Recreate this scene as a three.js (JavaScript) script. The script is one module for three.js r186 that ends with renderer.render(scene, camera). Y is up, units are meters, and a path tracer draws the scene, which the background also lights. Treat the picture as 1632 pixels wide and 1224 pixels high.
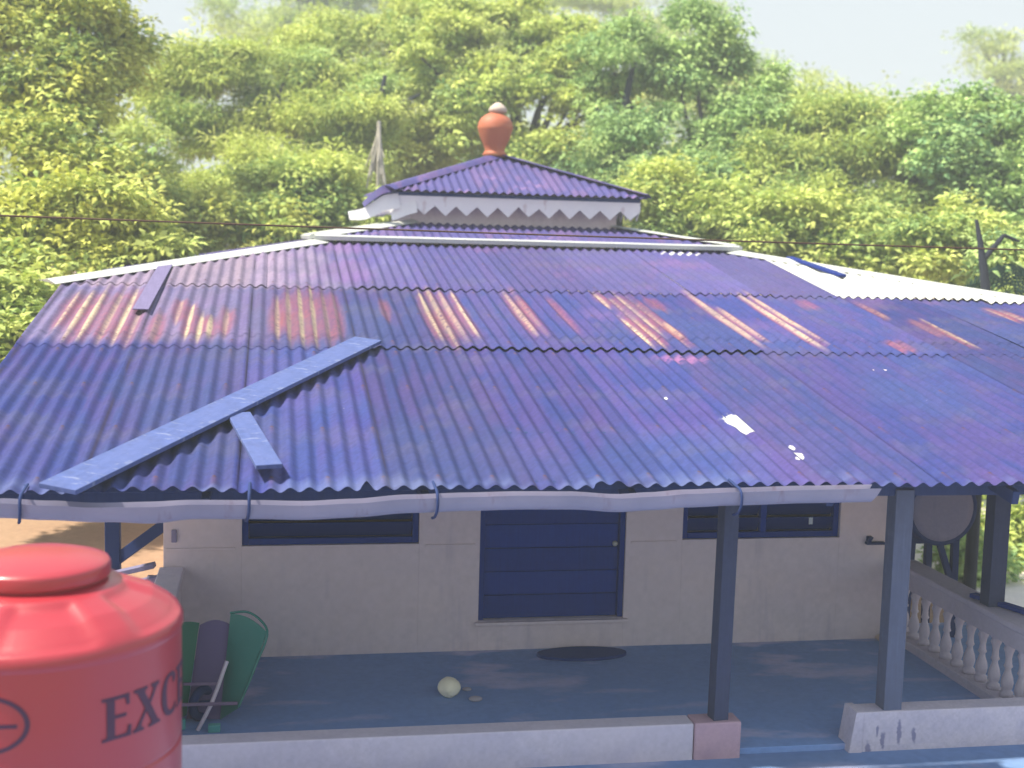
import * as THREE from 'three';
import { mergeGeometries } from 'three/addons/utils/BufferGeometryUtils.js';
import { RoundedBoxGeometry } from 'three/addons/geometries/RoundedBoxGeometry.js';
import { FontLoader } from 'three/addons/loaders/FontLoader.js';
import { TextGeometry } from 'three/addons/geometries/TextGeometry.js';

// ---------------------------------------------------------------- camera, sky, sun, exposure
const scene = new THREE.Scene();
const camera = new THREE.PerspectiveCamera(32.84, 4 / 3, 0.1, 400);
camera.position.set(-1.644, 3.296, 10.113);
camera.rotation.set(-0.108846, -0.182761, 0.027262, 'YXZ');
camera.focus = 9.2; camera.userData.fStop = 1.4;
camera.updateMatrixWorld(true);
const renderer = new THREE.WebGLRenderer({ antialias: true });
renderer.toneMapping = THREE.LinearToneMapping;
renderer.toneMappingExposure = 3.0;
renderer.shadowMap.enabled = true;

// seeded random and value noise
let seed = 20081113;
function rnd() { seed |= 0; seed = seed + 0x6D2B79F5 | 0; let t = Math.imul(seed ^ seed >>> 15, 1 | seed); t = t + Math.imul(t ^ t >>> 7, 61 | t) ^ t; return ((t ^ t >>> 14) >>> 0) / 4294967296; }
const rr = (a, b) => a + (b - a) * rnd();
const hash = (x, y) => { let h = Math.imul(x, 374761393) + Math.imul(y, 668265263) | 0; h = Math.imul(h ^ h >>> 13, 1274126177); return ((h ^ h >>> 16) >>> 0) / 4294967296; };
const sm = (a, b, x) => { const t = Math.min(1, Math.max(0, (x - a) / (b - a))); return t * t * (3 - 2 * t); };
function vn(x, y) { const i = Math.floor(x), j = Math.floor(y), u = x - i, v = y - j, a = u * u * (3 - 2 * u), b = v * v * (3 - 2 * v); return (hash(i, j) * (1 - a) + hash(i + 1, j) * a) * (1 - b) + (hash(i, j + 1) * (1 - a) + hash(i + 1, j + 1) * a) * b; }
const fbm = (x, y, o = 4) => { let s = 0, a = .5, n = 0; for (let k = 0; k < o; k++) { s += a * vn(x, y); n += a; x = x * 2.03 + 17.3; y = y * 2.03 + 9.1; a *= .5; } return s / n; };
const mix = (a, b, t) => a.map((v, i) => v + (b[i] - v) * t);

// pale hazy sky, whitest low down, as the strip above the trees
{
  const w = 512, h = 256, d = new Float32Array(w * h * 4);
  for (let j = 0; j < h; j++) for (let i = 0; i < w; i++) {
    const el = ((j + .5) / h - .5) * Math.PI, az = i / w * Math.PI * 2;
    const up = Math.max(0, Math.sin(el));
    const c = fbm(Math.cos(az) * 3 + 7, Math.sin(az) * 3 + el * 4 + 5, 4);
    let col = mix([.285, .305, .305], [.19, .245, .345], Math.pow(up, 1.0));
    col = mix(col, [.292, .305, .305], sm(.45, .75, c) * .6);
    if (el < 0) col = [.16, .17, .15];
    d.set([...col, 1], (j * w + i) * 4);
  }
  const t = new THREE.DataTexture(d, w, h, THREE.RGBAFormat, THREE.FloatType);
  t.mapping = THREE.EquirectangularReflectionMapping; t.colorSpace = THREE.LinearSRGBColorSpace;
  t.magFilter = t.minFilter = THREE.LinearFilter; t.wrapS = THREE.RepeatWrapping; t.needsUpdate = true;
  scene.background = t; scene.environment = t;
}
const sun = new THREE.DirectionalLight(new THREE.Color(1, .91, .75), 3.3);
sun.position.set(-4.8 * 6, 8.0 * 6, 0.3 * 6); sun.castShadow = true; sun.shadow.radius = 3;
Object.assign(sun.shadow.camera, { left: -40, right: 40, top: 40, bottom: -40, near: 1, far: 150 });
sun.shadow.mapSize.set(4096, 4096); scene.add(sun); scene.add(sun.target);
scene.fog = new THREE.FogExp2(new THREE.Color(.84, .92, .97), 0.0048);

// ---------------------------------------------------------------- helpers
const used = {};
function numbered(n) { used[n] = (used[n] || 0) + 1; return used[n] === 1 ? n : n + '_' + String(used[n] - 1).padStart(3, '0'); }
function tag(o, label, category, group) { o.userData.label = label; if (category) o.userData.category = category; if (group) o.userData.group = group; return o; }
function thing(name, label, category, pos = [0, 0, 0], ry = 0, group) {
  const g = new THREE.Group(); g.name = numbered(name); g.position.set(...pos); g.rotation.y = ry; scene.add(g); tag(g, label, category, group); return g;
}
function mesh(name, geo, m, parent = scene, plain = false) {
  const g = Array.isArray(geo) ? merge(geo) : geo;
  const o = new THREE.Mesh(g, m); o.name = parent === scene ? numbered(name) : name; o.castShadow = o.receiveShadow = true; parent.add(o); return o;
}
function merge(list) {
  const l = list.map(g => { let q = g.index ? g.toNonIndexed() : g; for (const k of Object.keys(q.attributes)) if (!['position', 'normal', 'uv'].includes(k)) q.deleteAttribute(k); return q; });
  return l.length === 1 ? l[0] : mergeGeometries(l);
}
function structure(name, geo, m) { const o = mesh(name, geo, m); o.userData.kind = 'structure'; return o; }
function uvBox(g, s = 1) { // box-mapped uv in metres
  if (g.index) g = g.toNonIndexed(); const p = g.attributes.position, n = g.attributes.normal, uv = new Float32Array(p.count * 2);
  for (let i = 0; i < p.count; i++) {
    const ax = Math.abs(n.getX(i)), ay = Math.abs(n.getY(i)), az = Math.abs(n.getZ(i));
    const [u, v] = ay > ax && ay > az ? [p.getX(i), p.getZ(i)] : ax > az ? [p.getZ(i), p.getY(i)] : [p.getX(i), p.getY(i)];
    uv[i * 2] = u / s; uv[i * 2 + 1] = v / s;
  }
  g.setAttribute('uv', new THREE.BufferAttribute(uv, 2)); return g;
}
const box = (x0, x1, y0, y1, z0, z1, r = .006) => { const g = new RoundedBoxGeometry(x1 - x0, y1 - y0, z1 - z0, 1, Math.min(r, (x1 - x0) / 3, (y1 - y0) / 3, (z1 - z0) / 3)); g.translate((x0 + x1) / 2, (y0 + y1) / 2, (z0 + z1) / 2); return uvBox(g); };
const v3 = a => new THREE.Vector3(...a);
function bar(a, b, w, h = w, r = .006) { // box beam between two points
  a = v3(a); b = v3(b); const L = a.distanceTo(b), g = new RoundedBoxGeometry(w, h, L, 1, Math.min(r, w / 3, h / 3)); uvBox(g);
  const m = new THREE.Matrix4().lookAt(a, b, new THREE.Vector3(0, 1, .001)); g.applyMatrix4(m); g.translate((a.x + b.x) / 2, (a.y + b.y) / 2, (a.z + b.z) / 2); return uvBox(g);
}
function tube(pts, r, seg = 24, rad = 8) { return new THREE.TubeGeometry(new THREE.CatmullRomCurve3(pts.map(v3)), seg, r, rad, false); }
function taper(a, b, r0, r1, seg = 7) { // tapered limb
  a = v3(a); b = v3(b); const g = new THREE.CylinderGeometry(r1, r0, a.distanceTo(b), seg, 3); const q = new THREE.Quaternion().setFromUnitVectors(new THREE.Vector3(0, 1, 0), b.clone().sub(a).normalize());
  g.applyQuaternion(q); g.translate((a.x + b.x) / 2, (a.y + b.y) / 2, (a.z + b.z) / 2); return g;
}
// textures from linear colours
const enc = v => Math.round(255 * Math.min(1, Math.max(0, v <= .0031308 ? v * 12.92 : 1.055 * Math.pow(v, 1 / 2.4) - .055)));
function ctex(w, h, fn, rep = true) {
  const d = new Uint8Array(w * h * 4);
  for (let j = 0; j < h; j++) for (let i = 0; i < w; i++) { const c = fn(i / w, j / h); const k = (j * w + i) * 4; d[k] = enc(c[0]); d[k + 1] = enc(c[1]); d[k + 2] = enc(c[2]); d[k + 3] = 255; }
  const t = new THREE.DataTexture(d, w, h); t.colorSpace = THREE.SRGBColorSpace; t.magFilter = THREE.LinearFilter; t.minFilter = THREE.LinearMipmapLinearFilter; t.generateMipmaps = true; t.anisotropy = 8;
  if (rep) t.wrapS = t.wrapT = THREE.RepeatWrapping; t.needsUpdate = true; return t;
}
function gtex(w, h, fn) { const d = new Uint8Array(w * h * 4); for (let j = 0; j < h; j++) for (let i = 0; i < w; i++) { const v = 255 * Math.min(1, Math.max(0, fn(i / w, j / h))); d.set([v, v, v, 255], (j * w + i) * 4); } const t = new THREE.DataTexture(d, w, h); t.magFilter = THREE.LinearFilter; t.wrapS = t.wrapT = THREE.RepeatWrapping; t.needsUpdate = true; return t; }
const std = (c, rough = .8, o = {}) => new THREE.MeshStandardMaterial({ color: new THREE.Color(...c), roughness: rough, side: THREE.DoubleSide, ...o });
function mapped(tex, size, rough = .85, o = {}) { const t = tex.clone(); t.repeat.set(1 / size, 1 / size); t.needsUpdate = true; return new THREE.MeshStandardMaterial({ map: t, roughness: rough, side: THREE.DoubleSide, ...o }); }
// tiling noise on a torus-like blend
const tile = (f, u, v, n) => { const a = f(u * n, v * n), b = f((u - 1) * n, v * n), c = f(u * n, (v - 1) * n), d = f((u - 1) * n, (v - 1) * n); return a * (1 - u) * (1 - v) + b * u * (1 - v) + c * (1 - u) * v + d * u * v; };

// ---------------------------------------------------------------- materials
const TH = 0.1693, YE = 1.8266, ZE = 2.5602;                // front roof slope, eave height and depth
const PITCH = 0.11, AMP = 0.0145;
const ROOF_X0 = -4.3, ROOF_W = 12.0, ROOF_S0 = -.4, ROOF_H = 9.4;
// rust streaks on the middle row of sheets: [x, s top, s bottom, half width, paleness]
const streaks = [[-3.30, 5.39, 3.33, .055, .9], [-3.19, 5.46, 3.33, .05, .95], [-3.04, 5.47, 3.3, .05, .5], [-2.92, 5.43, 3.35, .055, .9], [-3.42, 5.38, 3.7, .05, .7], [-2.81, 5.5, 3.3, .05, .35], [-2.62, 4.4, 3.3, .06, .25],
[-2.36, 4.71, 3.44, .045, 1.1], [-2.26, 4.46, 3.34, .05, 1.2], [-2.18, 4.28, 3.45, .045, 1.1], [-2.47, 4.97, 3.98, .05, .4], [-2.05, 4.6, 3.6, .05, .4], [-1.61, 5.04, 3.38, .05, .6], [-1.51, 5.47, 3.34, .05, .55], [-1.4, 5.57, 3.26, .05, 1.05], [-1.29, 5.58, 3.33, .045, .95], [-1.18, 5.5, 3.29, .05, .3], [-1.08, 5.6, 3.4, .04, .2],
[-.23, 5.59, 3.32, .04, .85], [-.13, 5.6, 3.28, .05, .6], [-.02, 5.67, 3.33, .045, .45], [.1, 5.62, 3.29, .04, .8], [.64, 5.52, 3.5, .045, .55], [.74, 5.59, 3.71, .035, .2], [1.6, 5.61, 4.9, .045, .7], [1.71, 5.62, 3.65, .05, .45], [1.82, 5.6, 3.8, .045, .7], [1.93, 5.63, 3.5, .05, .3], [1.6, 4.62, 3.36, .045, 1.1], [1.71, 4.3, 3.35, .04, .6], [2.12, 5.5, 4.79, .045, .4], [1.96, 4.26, 3.66, .05, .6],
[2.62, 5.58, 3.36, .055, .6], [2.73, 5.1, 3.6, .045, .5], [3.17, 5.56, 3.3, .05, .85], [3.28, 5.64, 3.73, .04, .7], [3.78, 5.49, 4.92, .05, .2], [4.38, 5.4, 4.55, .05, .3], [4.72, 4.6, 3.41, .04, .9], [4.6, 4.6, 3.8, .07, .1], [3.98, 3.75, 3.3, .08, .15], [5.9, 5.22, 4.4, .07, .4], [5.78, 5.3, 4.6, .05, .5], [1.05, 5.4, 3.6, .03, .05], [-.62, 5.2, 4.2, .03, .05]];
function roofColor(x, s) {
  const ph = x / PITCH, n1 = fbm(x * .9 + 3, s * .5 + 1, 4), n2 = fbm(x * 9 + 40, s * 1.4 + 7, 4), n3 = fbm(x * 40, s * 40, 3);
  let c = mix([.026, .038, .190], [.050, .040, .190], sm(.35, .65, n2));
  c = mix(c, [.034, .056, .205], sm(.5, .72, n1) * .7);
  // pinkish top row, with pale sun glare at the left hip painted into the colour
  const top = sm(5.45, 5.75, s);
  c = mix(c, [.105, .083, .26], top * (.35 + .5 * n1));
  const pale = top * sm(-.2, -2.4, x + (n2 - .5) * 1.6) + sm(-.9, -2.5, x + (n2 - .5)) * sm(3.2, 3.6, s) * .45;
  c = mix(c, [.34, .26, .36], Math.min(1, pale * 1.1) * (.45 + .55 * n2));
  // rust bloom around the streaks
  for (const [sx, a, b, w, p] of streaks) {
    const dx = Math.abs(x - sx); if (dx > w * 2.2 || s > a + .3 || s < b - .25) continue;
    const t = (a - s) / (a - b), wob = (fbm(s * 3 + sx * 50, sx * 9, 3) - .5) * .5;
    const e = sm(-.12, .22, t + wob * .5 + (n2 - .5) * .3) * sm(1.1, .74, t + wob * .4 + (n2 - .5) * .4), ww = w * (.75 + .5 * Math.sin(Math.PI * Math.min(1, Math.max(0, t)))) * (1 + wob);
    const halo = e * sm(ww * 1.9, ww * .4, dx + (n2 - .5) * .03), core = e * sm(ww * .55, ww * .12, dx + (n3 - .5) * .02) * p * sm(.28, .62, n2 * .35 + n3 * .5 + .14);
    c = mix(c, mix([.27, .07, .08], [.17, .05, .13], n2), halo * (.35 + .5 * n3));
    c = mix(c, [.52, .43, .29], Math.min(1, core * .9));
  }
  // rubbed pink patches, loose dirt
  c = mix(c, [.16, .08, .24], sm(.60, .8, fbm(x * 1.3 + 60, s * 1.1 + 20, 4)) * (.15 + .4 * sm(3, 5.6, s)));
  c = mix(c, [.24, .10, .27], sm(.16, .02, Math.hypot((x - 1.75) * .45, s - 3.02)) * sm(.3, .6, n3 + .1));
  const row = s < 3.25 ? 0 : s < 5.63 ? 1 : 2, si = Math.floor((x + 3.63) / .88), hs = hash(si + 31 * row, row + 3), lap = Math.abs(((x + 3.63) / .88 % 1 + 1) % 1 - .03);
  c = mix(c, c.map((v, i) => v * (.78 + .44 * hs) + (i < 2 ? .012 * hash(si, row) : 0)), .8);
  c = mix(c, [.05, .035, .07], sm(.012, .003, lap) * sm(.45, .6, n2) * .7);              // grime in the side laps
  for (const ns of [.16, 1.1, 2.1, 3.1, 3.42, 4.5, 5.5, 5.8, 7.0]) { const px = x / PITCH, k = Math.round(px); if (k % 3 === 0) { const dd = Math.hypot((px - k) * PITCH, s - ns - .03 * (hash(k, 7) - .5)); c = mix(c, [.09, .045, .05], sm(.016, .008, dd)); c = mix(c, [.13, .06, .10], sm(.03, .0, Math.abs((px - k) * PITCH)) * sm(.06 + .2 * hash(k + 400, row), 0, ns - s) * (ns > s ? 1 : 0) * .45); } }
  c = mix(c, [.10, .095, .16], sm(.55, .75, fbm(x * 2.2 + 5, s * 3.1 + 50, 5)) * .28);   // dull dust
  c = c.map(v => v * (.62 + .40 * n3));
  // flakes of old white coat
  const fl = (px, ps, rx, rs, k) => sm(1.08, .92, Math.hypot((x - px) / rx, (s - ps) / rs) + (fbm(x * 26 + k, s * 12, 4) - .5) * 1.25);
  let f = Math.max(fl(1.595, 1.24, .075, .17, 1), fl(1.625, 1.10, .055, .12, 5), fl(1.825, .72, .014, .045, 2), fl(1.812, .56, .026, .06, 3), fl(1.75, .44, .008, .03, 9), fl(1.27, 1.86, .009, .025, 4), fl(3.25, 8.02, .26, .05, 7), fl(1.68, 1.2, .014, .04, 12));
  f = Math.max(f, sm(.90, .94, fbm(x * 26 + 90, s * 12 + 4, 3)) * .3);
  c = mix(c, [.58, .58, .52], f * (.75 + .25 * n3));
  // lime wash bloom along the eave edge
  c = mix(c, [.13, .17, .33], sm(.28, .0, s) * sm(.4, .7, fbm(x * 4, s * 5 + 30, 3)) * .4);
  return c;
}
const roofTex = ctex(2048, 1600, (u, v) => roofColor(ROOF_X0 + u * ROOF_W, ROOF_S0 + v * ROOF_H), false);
const roofBump = gtex(256, 256, (u, v) => tile((a, b) => fbm(a, b, 4), u, v, 12));
const M = {};
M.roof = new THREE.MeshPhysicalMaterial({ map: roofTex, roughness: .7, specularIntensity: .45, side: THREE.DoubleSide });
const oldTex = ctex(512, 512, (u, v) => { const n = tile((a, b) => fbm(a, b, 4), u, v, 9), m = tile((a, b) => fbm(a * 3 + 9, b + 4, 4), u, v, 6); return mix(mix([.046, .040, .18], [.085, .052, .18], sm(.4, .65, m)), [.20, .11, .24], sm(.6, .78, n) * .7).map(v2 => v2 * (.8 + .4 * n)); });
M.roofOld = mapped(oldTex, 2.2, .7);
const galvTex = ctex(512, 512, (u, v) => { const n = tile((a, b) => fbm(a, b, 4), u, v, 14), m = tile((a, b) => fbm(a * 2, b + 3, 3), u, v, 4); return mix([.50, .52, .48], [.66, .66, .61], .5 * n + .5 * m); });
M.galv = mapped(galvTex, 1.6, .5);
M.galvStrip = mapped(galvTex, .7, .5, { color: new THREE.Color(.88, .90, .92) });
const wallTex = ctex(1024, 512, (u, v) => { const n = tile((a, b) => fbm(a, b, 5), u, v, 7), m = tile((a, b) => fbm(a * 6, b * .8 + 3, 4), u, v, 5), g = tile((a, b) => fbm(a, b, 3), u, v, 60); return mix(mix([.78, .66, .64], [.68, .60, .66], n), [.50, .44, .52], sm(.58, .8, m) * .4).map(q => q * (.9 + .2 * g)); });
M.wall = mapped(wallTex, 2.6, .92);
const floorTex = ctex(1024, 1024, (u, v) => { const n = tile((a, b) => fbm(a, b, 5), u, v, 6), m = tile((a, b) => fbm(a + 5, b * 2.3 + 3, 5), u, v, 5), g = tile((a, b) => fbm(a, b, 3), u, v, 70); return mix(mix([.15, .28, .56], [.22, .34, .60], n), [.50, .50, .70], sm(.50, .72, m) * .8).map(q => q * (.85 + .3 * g)); });
M.floor = mapped(floorTex, 2.4, .9);
const kerbTex = ctex(512, 512, (u, v) => { const n = tile((a, b) => fbm(a, b, 5), u, v, 8), g = tile((a, b) => fbm(a, b, 3), u, v, 50); return mix([.46, .42, .52], [.62, .55, .60], n).map(q => q * (.88 + .24 * g)); });
M.kerb = mapped(kerbTex, 1.2, .9);
M.kerbEnd = mapped(kerbTex, .8, .9, { color: new THREE.Color(.82, .60, .62) });
const woodTex = ctex(512, 512, (u, v) => { const n = tile((a, b) => fbm(a * 14, b, 4), u, v, 4), g = tile((a, b) => fbm(a, b, 4), u, v, 22); return mix([.5, .5, .5], [.95, .95, .95], .6 * n + .4 * g); });
const wood = (c, size = .6, r = .85) => { const t = woodTex.clone(); t.repeat.set(1 / size, 1 / size); t.needsUpdate = true; return new THREE.MeshPhysicalMaterial({ map: t, color: new THREE.Color(...c), roughness: r, specularIntensity: .35, side: THREE.DoubleSide }); };
M.navy = wood([.004, .052, .36], .9, .8);
M.navyDark = wood([.003, .044, .31], .9, .8);
M.post = wood([.06, .075, .15], .7);
M.postRight = wood([.14, .165, .26], .7);
M.batten = wood([.04, .07, .2], .7);
{
  const t = ctex(512, 512, (u, v) => { const n = tile((a, b) => fbm(a * 9, b, 4), u, v, 4), g = tile((a, b) => fbm(a, b, 4), u, v, 26), w = tile((a, b) => fbm(a + 3, b * 1.5, 4), u, v, 16); return mix(mix([.050, .085, .25], [.085, .115, .29], n), [.22, .25, .36], sm(.60, .78, w) * .5).map(q => q * (.75 + .5 * g)); });
  M.board = mapped(t, .9, .9);
}
M.stripBlue = wood([.012, .035, .25], .5, .7);
M.stripRoof = wood([.22, .19, .36], .5, .8);
M.gutter = mapped(ctex(512, 256, (u, v) => { const n = tile((a, b) => fbm(a, b, 5), u, v, 8), m = tile((a, b) => fbm(a * 3 + 7, b, 4), u, v, 6); return mix(mix([.20, .20, .30], [.34, .31, .42], n), [.17, .10, .14], sm(.55, .75, m) * .7); }), 1.1, .6);
M.dark = std([.006, .025, .12], .85);
M.glass = new THREE.MeshPhysicalMaterial({ color: new THREE.Color(.002, .02, .14), roughness: .2, specularIntensity: .4, side: THREE.DoubleSide });
M.fascia = mapped(ctex(512, 256, (u, v) => { const n = tile((a, b) => fbm(a, b, 5), u, v, 10), m = tile((a, b) => fbm(a * 2 + 7, b, 4), u, v, 8); return mix(mix([.74, .73, .78], [.84, .83, .82], n), [.50, .40, .42], sm(.6, .78, m) * .6); }), 1.3, .75);
M.neck = mapped(wallTex, 1.7, .9, { color: new THREE.Color(.96, .98, 1.0) });

// ---------------------------------------------------------------- corrugated sheets
// frame: local (x along eave, s up the slope, lift off the plane)
function frame(origin, az, th) { // az 0: slope faces +z
  const X = new THREE.Vector3(Math.cos(az), 0, -Math.sin(az)), out = new THREE.Vector3(Math.sin(az), 0, Math.cos(az));
  const S = out.clone().multiplyScalar(-Math.cos(th)).add(new THREE.Vector3(0, Math.sin(th), 0)), N = out.clone().multiplyScalar(Math.sin(th)).add(new THREE.Vector3(0, Math.cos(th), 0));
  const m = new THREE.Matrix4().makeBasis(X, S, N); m.setPosition(...origin); return m;
}
const P = new THREE.Vector3();
function sheetGeo(F, x0, x1, sb, st, liftB, liftT, { front = false, sag = 0, cols = 10, rows = 6, thick = .002 } = {}) {
  const nx = Math.max(2, Math.round((x1 - x0) / PITCH * cols)), pos = [], uv = [], idx = [];
  const W = nx + 1, layer = W * (rows + 1);
  for (const side of [0, 1]) for (let j = 0; j <= rows; j++) for (let i = 0; i <= nx; i++) {
    const x = x0 + (x1 - x0) * i / nx, b = typeof sb === 'function' ? sb(x) : sb, t = typeof st === 'function' ? Math.max(b + .002, st(x)) : st;
    const v = j / rows, s = b + (t - b) * v, lift = liftB + (liftT - liftB) * v + AMP * Math.cos(x / PITCH * 2 * Math.PI) + AMP + sag * (vn(x * 1.7 + 11, s * 1.1 + 5) - .5) - side * thick;
    P.set(x, s, lift).applyMatrix4(F); pos.push(P.x, P.y, P.z);
    if (front) uv.push((x - ROOF_X0) / ROOF_W, (s - ROOF_S0) / ROOF_H); else uv.push(x, s);
  }
  for (let j = 0; j < rows; j++) for (let i = 0; i < nx; i++) { const a = j * W + i, b = a + 1, c = a + W, d = c + 1; idx.push(a, b, d, a, d, c); idx.push(layer + a, layer + d, layer + b, layer + a, layer + c, layer + d); }
  for (let i = 0; i < nx; i++) { const a = i, b = i + 1; idx.push(a, layer + b, b, a, layer + a, layer + b); const c = rows * W + i, d = c + 1; idx.push(c, d, layer + d, c, layer + d, layer + c); }
  for (let j = 0; j < rows; j++) { const a = j * W, c = a + W; idx.push(a, c, layer + c, a, layer + c, layer + a); const b = a + nx, d = c + nx; idx.push(b, layer + d, d, b, layer + b, layer + d); }
  const g = new THREE.BufferGeometry(); g.setAttribute('position', new THREE.Float32BufferAttribute(pos, 3)); g.setAttribute('uv', new THREE.Float32BufferAttribute(uv, 2)); g.setIndex(idx); g.computeVertexNormals(); return g;
}
function stripGeo(F, pts, w, lift, thick = .004, ridge = 0) { // flat or ridged strip along a polyline in frame space [x, s]
  const [a, b] = pts, d = new THREE.Vector2(b[0] - a[0], b[1] - a[1]).normalize(), n = new THREE.Vector2(-d.y, d.x), out = [];
  const q = (p, k, z) => new THREE.Vector3(p[0] + n.x * k, p[1] + n.y * k, z);
  const prof = ridge ? [[-w / 2, lift], [-w / 4, lift + ridge * .62], [0, lift + ridge], [w / 4, lift + ridge * .62], [w / 2, lift]] : [[-w / 2, lift], [w / 2, lift]];
  const loop = [...prof, ...prof.slice().reverse().map(([k, z]) => [k, z - thick])];
  const pos = [], N = loop.length, seg = 14, idx = [];
  for (let t = 0; t <= seg; t++) for (const [k, z] of loop) { const f = t / seg, wob = (vn(f * 9 + a[0] * 7, k * 9 + b[1]) - .5) * .006; const p = q([a[0] + (b[0] - a[0]) * f, a[1] + (b[1] - a[1]) * f], k, z + wob).applyMatrix4(F); pos.push(p.x, p.y, p.z); }
  for (let t = 0; t < seg; t++) for (let i = 0; i < N; i++) { const a0 = t * N + i, b0 = t * N + (i + 1) % N; idx.push(a0, b0, b0 + N, a0, b0 + N, a0 + N); }
  for (let i = 1; i < N - 1; i++) { idx.push(0, i, i + 1); idx.push(seg * N, seg * N + i + 1, seg * N + i); }
  let g = new THREE.BufferGeometry(); g.setAttribute('position', new THREE.Float32BufferAttribute(pos, 3)); g.setIndex(idx); g = g.toNonIndexed(); g.computeVertexNormals(); return uvBox(g);
}
const boardGeo = (F, a, b, w, t, liftA, liftB) => { // solid board lying on a slope
  const d = new THREE.Vector3(b[0] - a[0], b[1] - a[1], liftB - liftA), L = d.length(); d.normalize();
  const g = new RoundedBoxGeometry(w, L, t, 2, .005); uvBox(g);
  const Nn = new THREE.Vector3(0, 0, 1), X = new THREE.Vector3().crossVectors(d, Nn).normalize(), Z = new THREE.Vector3().crossVectors(X, d);
  g.applyMatrix4(new THREE.Matrix4().makeBasis(X, d, Z)); g.translate((a[0] + b[0]) / 2, (a[1] + b[1]) / 2, (liftA + liftB) / 2 + t / 2); g.applyMatrix4(F); return g;
};

// ---------------------------------------------------------------- the ground
const groundTex = ctex(1024, 1024, (u, v) => { const n = tile((a, b) => fbm(a, b, 5), u, v, 8), m = tile((a, b) => fbm(a + 4, b, 4), u, v, 5), g = tile((a, b) => fbm(a, b, 3), u, v, 90); return mix(mix([.27, .165, .105], [.36, .235, .15], n), [.16, .15, .06], sm(.55, .72, m) * .8).map(q => q * (.75 + .5 * g)); });
{
  const g = new THREE.PlaneGeometry(400, 400, 300, 300); g.rotateX(-Math.PI / 2); const p = g.attributes.position;
  for (let i = 0; i < p.count; i++) { const x = p.getX(i), z = p.getZ(i), r = Math.hypot(x, z + 3); p.setY(i, -.3 - 1.2 * sm(5, 8, x) + (fbm(x * .12 + 40, z * .12 + 40, 3) - .5) * .5 * sm(7, 25, r)); }
  g.computeVertexNormals(); structure('ground', uvBox(g), mapped(groundTex, 4, .95));
}
structure('porch_floor', [box(-2.62, 4.9, -.6, 0, -.4, 2.21, .003)], M.floor);
structure('paved_apron', [box(-6, 4.9, -.6, -.04, 2.214, 8.5, .003)], mapped(floorTex, 3.1, .97, { color: new THREE.Color(.75, .75, .75) }));  // floor concrete with its colour dimmed to stand in for eave shade

// ---------------------------------------------------------------- the mosque
const mosque = thing('mosque_building', 'small mosque with a blue violet corrugated hip roof, open porch and little square cupola', 'mosque');
const F0 = frame([0, YE, ZE], 0, TH);
const C0 = [1.45, -8.12];                                   // plan centre of the hip roof
const hwAt = s => 2.56 + (8.2 - s) * Math.cos(TH) * 1.015;
const hipS = x => 8.2 - (Math.abs(x - C0[0]) - 2.56) / (Math.cos(TH) * 1.015);
const plane = (x, s, l = 0) => { const p = new THREE.Vector3(x, s, l).applyMatrix4(F0); return [p.x, p.y, p.z]; };
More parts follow.
